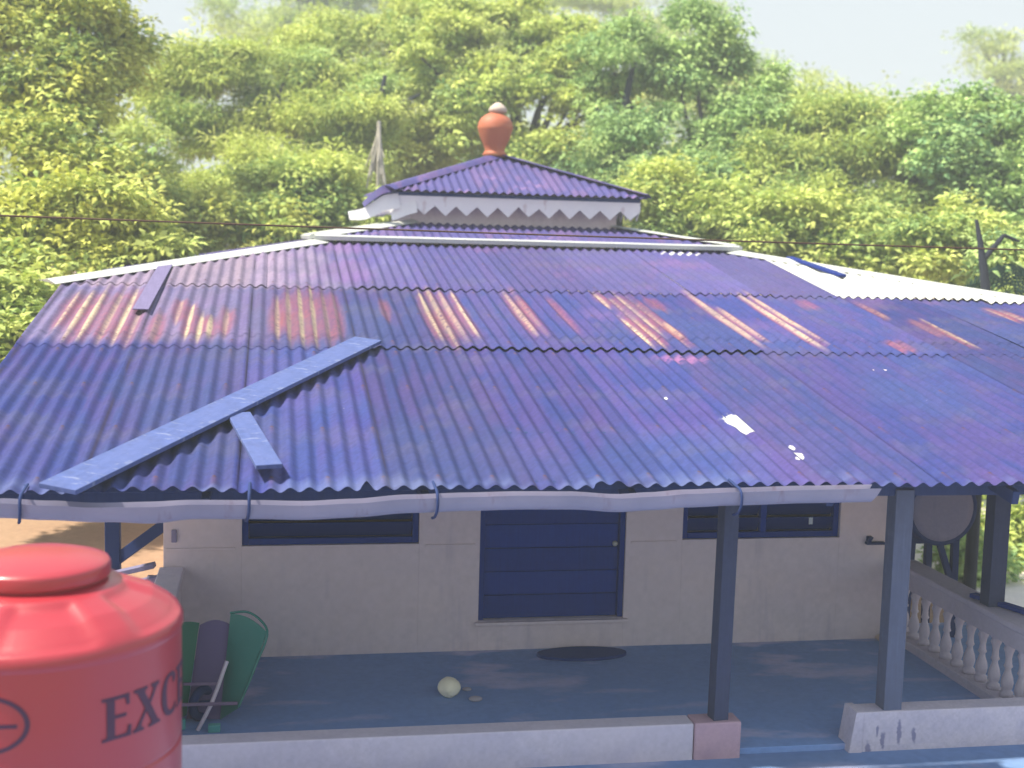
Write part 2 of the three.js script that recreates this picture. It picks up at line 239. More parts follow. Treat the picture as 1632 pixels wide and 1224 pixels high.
// roof: the battens under the sheets, then every sheet
{
  const bat = [];
  for (const s of [.14, 1.1, 2.1, 3.1, 3.5, 4.5, 5.5]) bat.push(bar(plane(-3.5, s, -.03), plane(6.9, s, -.03), .045, .05));
  for (let x = -3.3; x < 7; x += 1.28) bat.push(bar(plane(x, .02, -.10), plane(x, 5.7, -.10), .05, .09));
  const roof = mesh('roof', bat, M.batten, mosque);
  const S2 = 3.2387, S1 = 5.6201;
  const eave = x => -.012 + .022 * (vn(x * 2.3, 3) - .5) + Math.max(0, .10 - Math.abs(x + 1.09) * 2.1) + (x > .27 && x < .56 ? .065 * sm(.26, .30, x) * sm(.57, .42, x) * (.8 + .4 * vn(x * 40, 1)) : 0);
  const sheets = (x0, x1, sb, st, lb, lt, n, mat, o = {}) => {
    const w = (x1 - x0) / n;
    for (let i = 0; i < n; i++) {
      const a = x0 + i * w, b = a + w + .03, k = (i % 2) * .0035, r = o.rough ? Math.pow(rnd(), 1.8) * o.rough : 0;
      mesh('roof_sheet', sheetGeo(F0, a, b, typeof sb === 'number' ? sb - (o.jit ? rnd() * o.jit : 0) : sb, st, lb + k + r, lt + k, { front: true, sag: .020 }), typeof mat === 'function' ? mat(a + w / 2) : mat, roof);
    }
  };
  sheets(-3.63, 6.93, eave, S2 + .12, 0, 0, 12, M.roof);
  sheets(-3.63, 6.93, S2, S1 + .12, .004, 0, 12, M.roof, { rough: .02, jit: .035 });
  const lim = x => Math.min(8.3, hipS(x));
  for (let i = 0; i < 9; i++) { // top row up to the hips; the two at the right are new bright sheets
    const edges = [-3.72, -2.62, -1.74, -.86, .02, .9, 1.78, 2.66, 3.54, 4.27], a = edges[i], b = edges[i + 1] + .03;
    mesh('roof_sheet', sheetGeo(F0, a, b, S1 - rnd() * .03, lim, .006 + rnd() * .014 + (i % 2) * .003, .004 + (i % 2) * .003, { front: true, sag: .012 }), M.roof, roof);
  }
  const gal = [4.27, 5.12, 5.94, 6.66];
  for (let i = 0; i < 3; i++) mesh('roof_sheet', sheetGeo(F0, gal[i], gal[i + 1] + .02, S1 - .02 - (i === 2 ? .12 : 0), lim, .02 + (i % 2) * .004, .008 + (i % 2) * .004, {}), M.galv, roof).userData.label = 'new bright unpainted roof sheet';
  // the three other faces of the hip roof
  for (const q of [1, 2, 3]) {
    const az = q * Math.PI / 2, o = new THREE.Vector3(0, 0, ZE - C0[1]).applyAxisAngle(new THREE.Vector3(0, 1, 0), az), F = frame([o.x + C0[0], YE, o.z + C0[1]], az, TH);
    const lm = x => Math.min(8.3, 8.2 - (Math.abs(x) - 2.56) / (Math.cos(TH) * 1.015));
    for (let i = 0; i < 12; i++) mesh('roof_sheet', sheetGeo(F, -5.17 + i * .862, -5.17 + (i + 1) * .862 + .02, S1, lm, .012 + (i % 2) * .004, .004 + (i % 2) * .004, { cols: 6, rows: 2 }), M.roofOld, roof);
  }
  // hip caps of bright strip
  for (const [sx, b] of [[-1, 5.55], [1, 5.2]]) {
    const cap = mesh('hip_cap', stripGeo(F0, [[C0[0] + sx * hwAt(8.22), 8.22], [C0[0] + sx * hwAt(b), b]], .26, .034, .004, .03), M.galvStrip, roof); cap.userData.label = 'bright metal hip cap';
  }
  // upper tier with its bright drip edge
  const up = [];
  for (const q of [0, 1, 2, 3]) {
    const az = q * Math.PI / 2, o = new THREE.Vector3(0, 0, 2.6).applyAxisAngle(new THREE.Vector3(0, 1, 0), az), F = frame([o.x + C0[0], plane(0, 8.2)[1] + .062, o.z + C0[1]], az, TH);
    const lm = x => Math.min(1.3, (2.6 - Math.abs(x)) / Math.cos(TH) + .01);
    for (let i = 0; i < 6; i++) mesh('roof_sheet', sheetGeo(F, -2.59 + i * .8633, -2.59 + (i + 1) * .8633 + .015, 0, lm, .004 + (i % 2) * .003, .004 + (i % 2) * .003, { cols: 8, rows: 3 }), M.roofOld, roof);
    const drip = mesh('drip_edge', stripGeo(F, [[-2.62, -.035], [2.62, -.035]], .075, .046, .05, .012), M.galvStrip, roof); drip.userData.label = 'bright drip edge strip';
    for (const sx of [-1]) mesh('hip_cap', stripGeo(F, [[sx * 2.6, .0], [sx * 1.33, 1.28]], .2, .036, .004, .03), M.galvStrip, roof);
  }
}
// walls, with openings for the windows and the door
{
  const T = .14, top = 2.18; // built as piers and lintels butted end to end
  const w = [box(-2.46, -1.87, 0, top, -T, 0, .003), box(-.49, 0, 0, top, -T, 0, .003), box(1.208, 1.69, 0, top, -T, 0, .003), box(3.07, 3.5, 0, top, -T, 0, .003),
    box(-1.87, -.49, 0, .89, -T, 0, .002), box(1.69, 3.07, 0, .89, -T, 0, .002), box(-1.87, -.49, 1.75, top, -T, 0, .002), box(1.69, 3.07, 1.75, top, -T, 0, .002), box(0, 1.208, 0, .245, -T, 0, .002), box(0, 1.208, 2.05, top, -T, 0, .002)];
  mesh('front_wall', w, M.wall, mosque);
  mesh('side_wall', [box(-2.46, -2.32, -.3, 2.3, -12.6, -T - .002), box(3.36, 3.5, -.3, 2.3, -12.6, -T - .002), box(-2.318, 3.358, -.3, 2.55, -12.6, -12.46)], M.wall, mosque);
  for (const [a, b] of [[-2.44, -1.92], [-.44, -.04], [1.25, 1.64]]) mesh('wall_band', box(a, b, .862, .884, 0, .012), M.wall, mosque);
  // windows
  for (const [x0, x1, n] of [[-1.87, -.49, 1], [1.69, 3.07, 2]]) {
    const f = .05, y0 = .89, y1 = 1.75, mids = [1, 2].slice(0, 1).map(() => (x0 + x1) / 2 + (n === 2 ? .02 : 0));
    const fr = mesh('window', [box(x0, x0 + f, y0, y1, -.09, -.03), box(x1 - f, x1, y0, y1, -.09, -.03), box(x0 + f, x1 - f, y0, y0 + f, -.09, -.03), box(x0 + f, x1 - f, y1 - f, y1, -.09, -.03)], M.navyDark, mosque);
    if (n === 2) mesh('mullion', box(mids[0] - .028, mids[0] + .028, y0 + f, y1 - f, -.088, -.032), M.navy, fr);
    for (const [a, b] of n === 2 ? [[x0 + f, mids[0] - .028], [mids[0] + .028, x1 - f]] : [[x0 + f, x1 - f]]) for (let k = 0; k < 6; k++) { // louvre panes
      const h = (y1 - y0 - 2 * f) / 6, g = box(a + .003, b - .003, -.004, .004, -h * .56, h * .56, .002); g.rotateX(-1.05); g.translate(0, y0 + f + h * (k + .5), -.06); mesh('louvre_pane', g, M.glass, fr);
    }
    if (n === 2) mesh('pane_reflection', box(2.80, 2.835, 1.0, 1.06, -.028, -.024), std([.55, .62, .66], .9), fr);  // reflection in the window glass, put in as a small pale patch
  }
  // double door of horizontal boards
  const d = mesh('door', [box(0, .045, .245, 2.05, -.11, -.02), box(1.163, 1.208, .245, 2.05, -.11, -.02), box(.045, 1.163, 2.0, 2.05, -.11, -.02), box(.045, 1.163, .245, 1.998, -.10, -.085)], M.navyDark, mosque);
  for (const [a, b] of [[.049, 1.159]]) for (let k = 0; k < 9; k++) { const h = (1.998 - .249) / 9; mesh('door_board', box(a, b, .249 + k * h, .249 + (k + 1) * h - .006, -.083, -.055 - (k % 2) * .004, .005), k % 2 ? M.navy : M.navyDark, d); }
  const hd = mesh('door_handle', new THREE.SphereGeometry(.022, 12, 8).translate(1.125, .86, -.03), std([.5, .5, .42], .35), d);
  hd.userData.label = 'pale round door knob';
  mesh('door_sill', box(-.03, 1.24, .215, .243, .0, .05), M.wall, mosque);
  mesh('wall_bracket', [box(3.30, 3.47, .83, .852, .002, .05), bar([3.31, .84, .03], [3.35, .90, .03], .03), box(3.31, 3.335, .852, .9, .002, .02)], M.dark, mosque);
  mesh('wall_switch', box(-2.40, -2.36, .93, 1.03, .0, .02), std([.24, .22, .36], .7), mosque);
}
// porch posts and beams
{
  mesh('post', bar([1.262, .205, 2.19], [1.275, 1.74, 2.19], .105, .105), M.post, mosque);
  mesh('post', bar([2.47, .23, 2.19], [2.47, 1.74, 2.19], .13, .13), M.postRight, mosque);
  mesh('post', bar([3.665, .69, 1.40], [3.665, 1.90, 1.40], .13, .13), M.post, mosque);
  const lp = mesh('post', bar([-2.89, -.4, -.5], [-2.89, 2.18, -.5], .115, .115), M.dark, mosque);
  mesh('brace', bar([-2.86, .68, -.5], [-2.40, 1.05, -.36], .07, .09), M.dark, lp);
  mesh('porch_beam', [bar([-3.4, 1.745, 2.19], [6.9, 1.745, 2.19], .09, .1), bar([3.665, 1.88, 1.2], [3.665, 2.16, -.3], .07, .07)], M.batten, mosque);
}
// wavy half-round gutter with straps
{
  const pts = [[-4.4, 1.80], [-3.9, 1.80], [-3.12, 1.80], [-2.87, 1.785], [-2.6, 1.77], [-2.32, 1.772], [-2.1, 1.782], [-1.76, 1.778], [-1.45, 1.770], [-1.19, 1.780], [-.86, 1.803], [-.5, 1.812], [-.22, 1.817], [.1, 1.814], [.41, 1.795], [.62, 1.805], [.82, 1.819], [1.14, 1.828], [1.6, 1.838], [2.06, 1.842]];
  const curve = new THREE.SplineCurve(pts.map(p => new THREE.Vector2(p[0], p[1])));
  const nx = 150, na = 14, pos = [], idx = [], R = .068, W2 = na + 1;
  for (const lay of [0, 1]) for (let i = 0; i <= nx; i++) {
    const x = -4.4 + 6.46 * i / nx; let t = 0; // height by linear search
    let k = 0; while (k < pts.length - 2 && pts[k + 1][0] < x) k++;
    const f = Math.min(1, Math.max(0, (x - pts[k][0]) / (pts[k + 1][0] - pts[k][0]))), y = pts[k][1] + (pts[k + 1][1] - pts[k][1]) * (f * f * (3 - 2 * f));
    const fat = 1 + .14 * sm(.25, 0, Math.abs(x + 2.3));
    for (let j = 0; j <= na; j++) { const a = Math.PI + Math.PI * j / na, r = (R - lay * .003) * fat, cut = (i === nx ? -.05 * Math.sin(a) * -1 : 0); pos.push(x + cut, y + r * 1.42 * Math.sin(a), 2.66 - r * Math.cos(a) * -1); }
  }
  const L = (nx + 1) * W2;
  for (let i = 0; i < nx; i++) for (let j = 0; j < na; j++) { const a = i * W2 + j, b = a + 1, c = a + W2, e = c + 1; idx.push(a, b, e, a, e, c, L + a, L + e, L + b, L + a, L + c, L + e); }
  for (let i = 0; i < nx; i++) for (const j of [0, na]) { const a = i * W2 + j, c = a + W2; idx.push(a, c, L + c, a, L + c, L + a); }
  for (const i of [0, nx]) for (let j = 0; j < na; j++) { const a = i * W2 + j; idx.push(a, a + 1, L + a + 1, a, L + a + 1, L + a); }
  let g = new THREE.BufferGeometry(); g.setAttribute('position', new THREE.Float32BufferAttribute(pos, 3)); g.setIndex(idx); g.computeVertexNormals(); g = uvBox(g);
  const gut = mesh('gutter', g, M.gutter, mosque);
  for (const x of [-3.0, -1.77, -.70, 1.15]) mesh('gutter_strap', tube([[x, 1.86, 2.5], [x, 1.85, 2.60], [x, 1.825, 2.727], [x, 1.745, 2.738], [x - .01, 1.69, 2.70], [x - .02, 1.675, 2.66]], .009, 20, 6), M.dark, gut);
}
// cupola: neck, roof, zigzag fascia, finial
{
  const [cx, cz] = C0, ey = 3.90, he = 1.68, hn = 1.37;
  const neck = mesh('cupola_wall', [box(cx - hn, cx + hn, 3.2, 3.93, cz - hn, cz + hn, .01)], M.neck, mosque);
  const cr = mesh('cupola_roof', [box(cx - he + .06, cx + he - .06, ey - .06, ey - .012, cz - he + .06, cz + he - .06, .004)], M.batten, mosque);
  const th = Math.atan2(.56, he);
  for (const q of [0, 1, 2, 3]) {
    const az = q * Math.PI / 2, o = new THREE.Vector3(0, 0, he).applyAxisAngle(new THREE.Vector3(0, 1, 0), az), F = frame([o.x + cx, ey, o.z + cz], az, th);
    const lm = x => (he - Math.abs(x)) / Math.cos(th) + .012;
    for (let i = 0; i < 4; i++) mesh('roof_sheet', sheetGeo(F, -he + .01 + i * (he - .005) / 2, -he + .01 + (i + 1) * (he - .01) / 2 + .012, -.03, lm, (i % 2) * .003, (i % 2) * .003, { cols: 8, rows: 4 }), M.roofOld, cr);
    mesh('hip_cap', stripGeo(F, [[-he, -.02], [-.06, (he - .06) / Math.cos(th)]], .2, .034, .004, .028), M.roofOld, cr);
    // zigzag fascia board as one cut sheet
    const sh = new THREE.Shape(), n = 12, W = 2 * (he - .06), p = W / n; sh.moveTo(-W / 2, 0); sh.lineTo(-W / 2, -.13);
    for (let k = 0; k < n; k++) { sh.lineTo(-W / 2 + (k + .5) * p, -.135 - .125 + .02 * (hash(k, q) - .5)); sh.lineTo(-W / 2 + (k + 1) * p, -.135 + .02 * (hash(k, q + 5) - .5)); }
    sh.lineTo(W / 2, 0); const g = new THREE.ExtrudeGeometry(sh, { depth: .012, bevelEnabled: false });
    g.rotateY(az); const c = new THREE.Vector3(0, ey - .035, he - .075).applyAxisAngle(new THREE.Vector3(0, 1, 0), az); g.translate(c.x + cx, c.y, c.z + cz);
    mesh('fascia', uvBox(g), M.fascia, cr);
  }
  // loose end of the fascia bending out at the left corner, with a bit of roof iron over it
  const bend = (pts, w, m, name, label) => {
    const c = new THREE.CatmullRomCurve3(pts.map(v3)), pos = [], idx = [], n = 16;
    for (let i = 0; i <= n; i++) { const q = c.getPoint(i / n), ww = w * (1 - .45 * Math.pow(i / n, 2)); pos.push(q.x, q.y + ww / 2, q.z, q.x + .02, q.y - ww / 2, q.z + .06, q.x + .004, q.y + ww / 2, q.z - .012, q.x + .024, q.y - ww / 2, q.z + .048); }
    for (let i = 0; i < n; i++) { const a = i * 4; for (const [s, t] of [[0, 1], [1, 3], [3, 2], [2, 0]]) idx.push(a + s, a + t, a + t + 4, a + s, a + t + 4, a + s + 4); }
    idx.push(n * 4, n * 4 + 1, n * 4 + 3, n * 4, n * 4 + 3, n * 4 + 2);
    let g = new THREE.BufferGeometry(); g.setAttribute('position', new THREE.Float32BufferAttribute(pos, 3)); g.setIndex(idx); g = g.toNonIndexed(); g.computeVertexNormals(); mesh(name, uvBox(g), m, cr).userData.label = label;
  };
  bend([[-.1, 3.77, -6.50], [-.28, 3.74, -6.46], [-.42, 3.66, -6.42], [-.55, 3.59, -6.38], [-.74, 3.56, -6.32]], .19, M.fascia, 'fascia', 'loose end of the fascia bending outwards');
  bend([[-.20, 3.93, -6.48], [-.33, 3.89, -6.45], [-.45, 3.80, -6.42], [-.56, 3.70, -6.38]], .10, M.roofOld, 'roof_iron', 'bent corner of roof iron');
  bend([[.12, 3.74, -6.52], [.0, 3.70, -6.52], [-.10, 3.64, -6.5], [-.2, 3.58, -6.48]], .22, M.fascia, 'fascia', 'second bent piece of fascia');
  const prof = [[0, 4.46], [.15, 4.46], [.175, 4.50], [.15, 4.53], [.135, 4.56], [.165, 4.63], [.215, 4.74], [.243, 4.84], [.25, 4.87], [.235, 4.94], [.20, 5.00], [.13, 5.05], [.07, 5.075], [0, 5.08]].map(p => new THREE.Vector2(...p));
  const fin = mesh('finial', new THREE.LatheGeometry(prof, 32).translate(cx - .06, 0, cz), mapped(ctex(256, 256, (u, v) => { const n = tile((a, b) => fbm(a, b, 4), u, v, 6); return mix(mix([.40, .10, .055], [.46, .15, .06], n), [.52, .33, .10], sm(.62, .78, tile((a, b) => fbm(a + 4, b, 4), u, v, 9)) * .7); }), 1, .6), mosque);
  fin.userData.label = 'orange red urn shaped finial';
  mesh('finial_spike', new THREE.LatheGeometry([[.0, 5.06], [.11, 5.07], [.135, 5.11], [.11, 5.15], [.07, 5.19], [.03, 5.215], [0, 5.22]].map(p => new THREE.Vector2(...p)), 20).translate(cx - .03, 0, cz), std([.50, .42, .36], .9), fin);
}
// boards and strips lying on the roof
tag(mesh('wooden_board', boardGeo(F0, [-.87, 3.29], [-2.80, -.19], .245, .03, .06, .075), M.board), 'long weathered blue grey board lying diagonally across the lower left of the roof', 'board');
tag(mesh('wooden_board', boardGeo(F0, [-1.865, 1.27], [-1.66, .13], .155, .028, .05, .085), M.board), 'short blue grey board running down from the long diagonal board to the eave', 'board');
tag(mesh('metal_strip', boardGeo(F0, [-2.74, 6.55], [-2.79, 4.36], .14, .012, .032, .05), M.stripRoof), 'flat grey violet metal strip on the left of the roof below the hip', 'metal strip');
tag(mesh('metal_strip', boardGeo(F0, [4.58, 7.76], [4.80, 6.66], .10, .03, .045, .045), M.stripBlue), 'dark blue strip lying on the bright new roof sheets at the right', 'metal strip');

// ---------------------------------------------------------------- porch kerbs, parapets and balustrade
{
  const k = thing('porch_kerb', 'long pale lavender kerb along the front of the porch, left of the opening', 'kerb');
  mesh('kerb_block', box(-2.45, 1.075, -.12, .205, 2.10, 2.27, .012), M.kerb, k);
  mesh('end_block', box(1.079, 1.40, -.12, .208, 2.095, 2.275, .014), M.kerbEnd, k).userData.label = 'brownish pink brick end of the kerb';
  const k2 = thing('porch_kerb', 'pale kerb with dark smudges at the right of the porch opening, under the balustrade', 'kerb');
  const stained = ctex(1024, 1024, (u, v) => { // size 4 m, dark running stains low on the left end
    const x = u * 4, y = v * 4, n = fbm(x * 9, y * 9, 5), g = fbm(x * 60, y * 60, 3); let c = mix([.46, .42, .52], [.62, .55, .60], n).map(q => q * (.88 + .24 * g));
    for (const [sx, sy, h, w] of [[2.40, .03, .07, .014], [2.515, .085, .085, .018], [2.62, .06, .06, .016], [2.30, -.03, .06, .02], [2.36, .10, .04, .01]]) { const yy = y > 3 ? y - 4 : y, d = Math.hypot((x - sx + .05 * (yy - sy) + (n - .5) * .03) / w, (yy - sy) / h) + (g - .5) * .7; c = mix(c, [.13, .13, .26], sm(1.25, .6, d) * .75); }
    return c;
  });
  const stM = new THREE.MeshStandardMaterial({ map: stained, roughness: .9, side: THREE.DoubleSide }); stained.repeat.set(.25, .25);
  mesh('kerb_block', box(2.25, 5.3, -.12, .235, 2.10, 2.27, .012), stM, k2);
  const cs = new THREE.Shape(); cs.moveTo(2.12, -.35); cs.lineTo(2.248, -.35); cs.lineTo(2.248, .233); cs.lineTo(2.205, .233); cs.closePath();
  const cg = new THREE.ExtrudeGeometry(cs, { depth: .18, bevelEnabled: true, bevelSize: .006, bevelThickness: .006, bevelSegments: 2 }); cg.translate(0, 0, 2.095); mesh('end_cheek', uvBox(cg), stM, k2);
  const pl = thing('porch_parapet', 'low solid grey wall closing the left side of the porch beside the red tank', 'wall');
  mesh('parapet_wall', box(-2.46, -2.325, -.3, .70, .003, 2.095, .01), M.wall, pl);
  mesh('coping', box(-2.49, -2.30, .703, .74, .003, 2.11, .012), mapped(kerbTex, 1, .85, { color: new THREE.Color(1.35, 1.35, 1.3) }), pl);  // sunlit look of the coping put into a brighter colour
  const b = thing('balustrade', 'grey blue balustrade with turned balusters along the right side of the porch', 'balustrade', [3.665, 0, 0]);
  mesh('handrail', [box(-.11, .11, .635, .69, -.05, 2.09, .016), box(-.07, .07, .49, .634, -.05, 2.09, .01)], mapped(kerbTex, 1.1, .8, { color: new THREE.Color(1, 1, 1) }), b);
  mesh('plinth', box(-.09, .09, -.02, .075, -.05, 2.09, .012), mapped(kerbTex, 1.1, .85, { color: new THREE.Color(1, 1, 1) }), b);
  const pr = [[.0, .075], [.052, .075], [.055, .12], [.035, .135], [.045, .16], [.052, .2], [.045, .25], [.028, .30], [.024, .33], [.038, .35], [.03, .37], [.026, .42], [.034, .47], [.045, .50], [.034, .53], [.045, .545], [.045, .566], [0, .566]].map(([a, b]) => new THREE.Vector2(a * .88, .075 + (b - .075) * .845));
  const bg = new THREE.LatheGeometry(pr, 16), bm = mapped(kerbTex, .5, .8, { color: new THREE.Color(1, 1, 1) });
  for (let i = 0; i < 12; i++) mesh('baluster', bg, bm, b).position.z = .07 + i * .178;
  tag(mesh('ledge_board', bar([3.62, .712, 1.20], [3.80, .712, 1.74], .07, .035), M.navyDark), 'short dark board lying on the balustrade handrail', 'board');
}

// ---------------------------------------------------------------- red water tank
{
  const t = thing('water_tank', 'large glossy red plastic water tank with a round lid in the left foreground', 'water tank', [-2.593, 0, 4.6]);
  const R = .578, ribs = 6, na = 128;
  const red = new THREE.MeshPhysicalMaterial({ color: new THREE.Color(.36, .022, .036), roughness: .4, clearcoat: .5, clearcoatRoughness: .22, side: THREE.DoubleSide });
  const prof = [[R - .02, .42], [R, .45], [R, 1.16], [R - .008, 1.175], [R, 1.19], [R, 1.645], [R + .008, 1.665], [R + .006, 1.695], [R - .010, 1.724], [R - .045, 1.756], [.46, 1.805], [.36, 1.842], [.30, 1.86], [.272, 1.866], [.268, 1.90]];
  // dome with raised wedge panels
  const pos = [], uv = [], idx = [], dense = [];
  for (let i = 0; i < prof.length - 1; i++) { const n = i < 9 ? 2 : 8; for (let k = 0; k < n; k++) dense.push([prof[i][0] + (prof[i + 1][0] - prof[i][0]) * k / n, prof[i][1] + (prof[i + 1][1] - prof[i][1]) * k / n]); } dense.push(prof[prof.length - 1]);
  for (const [r, y] of dense) for (let i = 0; i <= na; i++) {
    const a = i / na * Math.PI * 2, c = ((a / (Math.PI * 2) * ribs + .30) % 1 + 1) % 1, d = Math.abs(c - .5) * 2; // 0 at panel middle
    const inPanel = sm(.80, .52, d * (1.15 - .25 * (r - .3) / .3)) * sm(.33, .37, r) * sm(R + .005, R - .03, r) * (y > 1.69 ? 1 : 0);
    pos.push(Math.sin(a) * r, y - inPanel * .021, Math.cos(a) * r); uv.push(a * R, y);
  }
  const W = na + 1; for (let j = 0; j < dense.length - 1; j++) for (let i = 0; i < na; i++) { const a = j * W + i; idx.push(a, a + 1, a + W + 1, a, a + W + 1, a + W); }
  const g = new THREE.BufferGeometry(); g.setAttribute('position', new THREE.Float32BufferAttribute(pos, 3)); g.setAttribute('uv', new THREE.Float32BufferAttribute(uv, 2)); g.setIndex(idx); g.computeVertexNormals();
  const body = mesh('tank_body', g, red, t);
  mesh('tank_lid', new THREE.LatheGeometry([[.24, 1.875], [.285, 1.875], [.292, 1.885], [.292, 1.925], [.283, 1.94], [.25, 1.950], [.20, 1.964], [.13, 1.974], [.06, 1.979], [0, 1.981]].map(p => new THREE.Vector2(...p)), 64), red, t);
  // lettering and ring mark printed round the drum
  const ink = std([.055, .012, .05], .6);
  const wrap = (geo, a0) => { const p = geo.attributes.position; for (let i = 0; i < p.count; i++) { const a = a0 + p.getX(i) / R, r = R + .0015 + p.getZ(i); p.setXYZ(i, Math.sin(a) * r, p.getY(i), Math.cos(a) * r); } geo.computeVertexNormals(); return geo; };
  const font = await new FontLoader().loadAsync('fonts/droid/droid_serif_bold.typeface.json');
  const txt = new TextGeometry('EXCEL', { font, size: .175, depth: .002, curveSegments: 6, bevelEnabled: false });
  txt.scale(.9, 1, 1); wrap(txt, .56); txt.translate(0, 1.335, 0);
  mesh('lettering', txt, ink, body);
  const ring = new THREE.Shape(); ring.absellipse(0, 0, .165, .115, 0, Math.PI * 2); const hole = new THREE.Path(); hole.absellipse(0, 0, .146, .099, 0, Math.PI * 2, true); ring.holes.push(hole);
  const rg = new THREE.ExtrudeGeometry(ring, { depth: .002, bevelEnabled: false, curveSegments: 48 }); const ln = new THREE.BoxGeometry(.24, .016, .002, 12, 1, 1); ln.translate(0, -.005, .001);
  const rl = merge([rg, ln]); wrap(rl, -.17); rl.translate(0, 1.455, 0); mesh('ring_mark', rl, ink, body);
  mesh('tank_outlet', [new THREE.CylinderGeometry(.03, .03, .1, 16).rotateZ(Math.PI / 2).translate(.61, .52, 0)], std([.1, .1, .12], .5), t);
  tag(mesh('tank_stand', [box(-3.25, -1.93, -.05, .42, 3.95, 5.25, .02)], M.kerb), 'square concrete stand under the red water tank', 'stand');
}
// ---------------------------------------------------------------- wheelbarrow stood on end
{
  const w = thing('wheelbarrow', 'green metal wheelbarrow stood on end in the porch between the red tank and the wall', 'wheelbarrow', [-2.0, 0, 1.25]);
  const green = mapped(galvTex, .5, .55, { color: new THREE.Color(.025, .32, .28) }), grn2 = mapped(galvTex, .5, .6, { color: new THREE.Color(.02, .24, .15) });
  const quad = (a, b, c, d, m, name, t = .004) => { // bulged sheet panel with thickness
    const n = 8, pos = [], idx = []; const A = v3(a), B = v3(b), C = v3(c), D = v3(d), N = B.clone().sub(A).cross(D.clone().sub(A)).normalize();
    for (const l of [0, 1]) for (let j = 0; j <= n; j++) for (let i = 0; i <= n; i++) { const u = i / n, v = j / n; const p = A.clone().lerp(B, u).lerp(D.clone().lerp(C, u), v); const bul = Math.sin(Math.PI * u) * Math.sin(Math.PI * v) * .02; if (j === n) p.y += Math.sin(Math.PI * u) * .035; p.addScaledVector(N, bul - l * t); pos.push(p.x, p.y, p.z); }
    const W = n + 1, L = W * W; for (let j = 0; j < n; j++) for (let i = 0; i < n; i++) { const q = j * W + i; idx.push(q, q + 1, q + W + 1, q, q + W + 1, q + W, L + q, L + q + W + 1, L + q + 1, L + q, L + q + W, L + q + W + 1); }
    for (let i = 0; i < n; i++) for (const j of [0, n]) { const q = j * W + i; idx.push(q, q + 1, L + q + 1, q, L + q + 1, L + q); const r = i * W + j; idx.push(r, r + W, L + r + W, r, L + r + W, L + r); }
    let g = new THREE.BufferGeometry(); g.setAttribute('position', new THREE.Float32BufferAttribute(pos, 3)); g.setIndex(idx); g.computeVertexNormals(); mesh(name, uvBox(g), m, w);
  };
  quad([.02, .02, .12], [.14, .13, .22], [.33, .60, .06], [.08, .68, -.14], green, 'tray_side');
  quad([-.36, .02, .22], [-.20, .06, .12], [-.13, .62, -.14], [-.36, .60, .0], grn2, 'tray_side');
  quad([-.20, .03, .11], [.02, .02, .11], [.08, .60, -.15], [-.13, .60, -.15], std([.13, .10, .22], .8), 'tray_bottom');
  mesh('tray_rim', [tube([[.08, .685, -.14], [.2, .71, -.06], [.285, .67, .0], [.332, .605, .06], [.25, .38, .14], [.145, .14, .225]], .009, 30, 6)], green, w);
  mesh('handle', [tube([[-.12, .0, .26], [-.03, .17, .2], [.065, .42, .10]], .014, 12, 8)], std([.62, .56, .64], .5), w);
  mesh('cross_bar', [bar([-.30, .17, .22], [.14, .165, .22], .02, .022), bar([-.22, .29, .16], [.0, .285, .16], .018, .02)], std([.20, .14, .24], .6), w);
  mesh('wheel', [new THREE.TorusGeometry(.09, .032, 10, 28).rotateY(.9).translate(-.10, .125, .08), new THREE.CylinderGeometry(.02, .02, .14, 12).rotateZ(Math.PI / 2).rotateY(.3).translate(-.10, .125, .08)], M.dark, w);
  mesh('foot', [box(-.25, -.2, .0, .07, .2, .24), box(-.05, .03, .0, .05, .26, .31)], std([.10, .42, .38], .4), w);
}
// ---------------------------------------------------------------- small things on the porch
{
  const mat = mapped(galvTex, .2, .95, { color: new THREE.Color(.006, .06, .34) }), s = new THREE.Shape(); s.absellipse(0, 0, .36, .15, 0, Math.PI * 2);
  const g = new THREE.ExtrudeGeometry(s, { depth: .014, bevelEnabled: true, bevelSize: .008, bevelThickness: .006, bevelSegments: 2, curveSegments: 40 }); g.rotateX(-Math.PI / 2); g.translate(.82, .007, .20);
  tag(mesh('door_mat', uvBox(g), mat), 'dark blue oval mat on the porch floor at the foot of the door', 'mat');
  const sp = new THREE.IcosahedronGeometry(.088, 4), p = sp.attributes.position;
  for (let i = 0; i < p.count; i++) { const x = p.getX(i), y = p.getY(i), z = p.getZ(i), k = 1 + .25 * (fbm(x * 18 + 5, z * 18 + y * 12 + 5, 3) - .5); p.setXYZ(i, x * k, y * k * .8 + .068, z * k); }
  sp.computeVertexNormals(); sp.translate(-.37, 0, 1.03); tag(mesh('sun_fleck_lump', sp, std([.95, .90, .66], .8)), 'pale cream rounded lump standing in for a sun fleck on the porch floor', 'lump');  // spot of sunlight modelled as a solid cream lump
  for (const [x, z, r, l] of [[-.19, 1.14, .05, 'larger beige scrap standing in for a spot of sun right of the pale cream lump'], [-.22, .92, .035, 'small beige scrap standing in for a spot of sun behind the pale cream lump']]) { const q = new THREE.IcosahedronGeometry(r, 2); q.scale(1, .35, .8); q.translate(x, r * .3, z); tag(mesh('fleck', q, std([.42, .40, .44], .9)), l, 'fleck'); }  // fainter spots of sunlight, modelled as flat beige pieces
  const st2 = new THREE.IcosahedronGeometry(.07, 3), q = st2.attributes.position; for (let i = 0; i < q.count; i++) { const k = 1 + .4 * (vn(q.getX(i) * 25 + 9, q.getZ(i) * 25 + 9) - .5); q.setXYZ(i, q.getX(i) * k * 1.3, q.getY(i) * k * .6 + .035, q.getZ(i) * k); } st2.computeVertexNormals(); st2.translate(3.50, 0, .10);
  tag(mesh('rag', st2, std([.62, .48, .36], .9)), 'tan bundle at the foot of the first balusters by the wall', 'bundle');
}
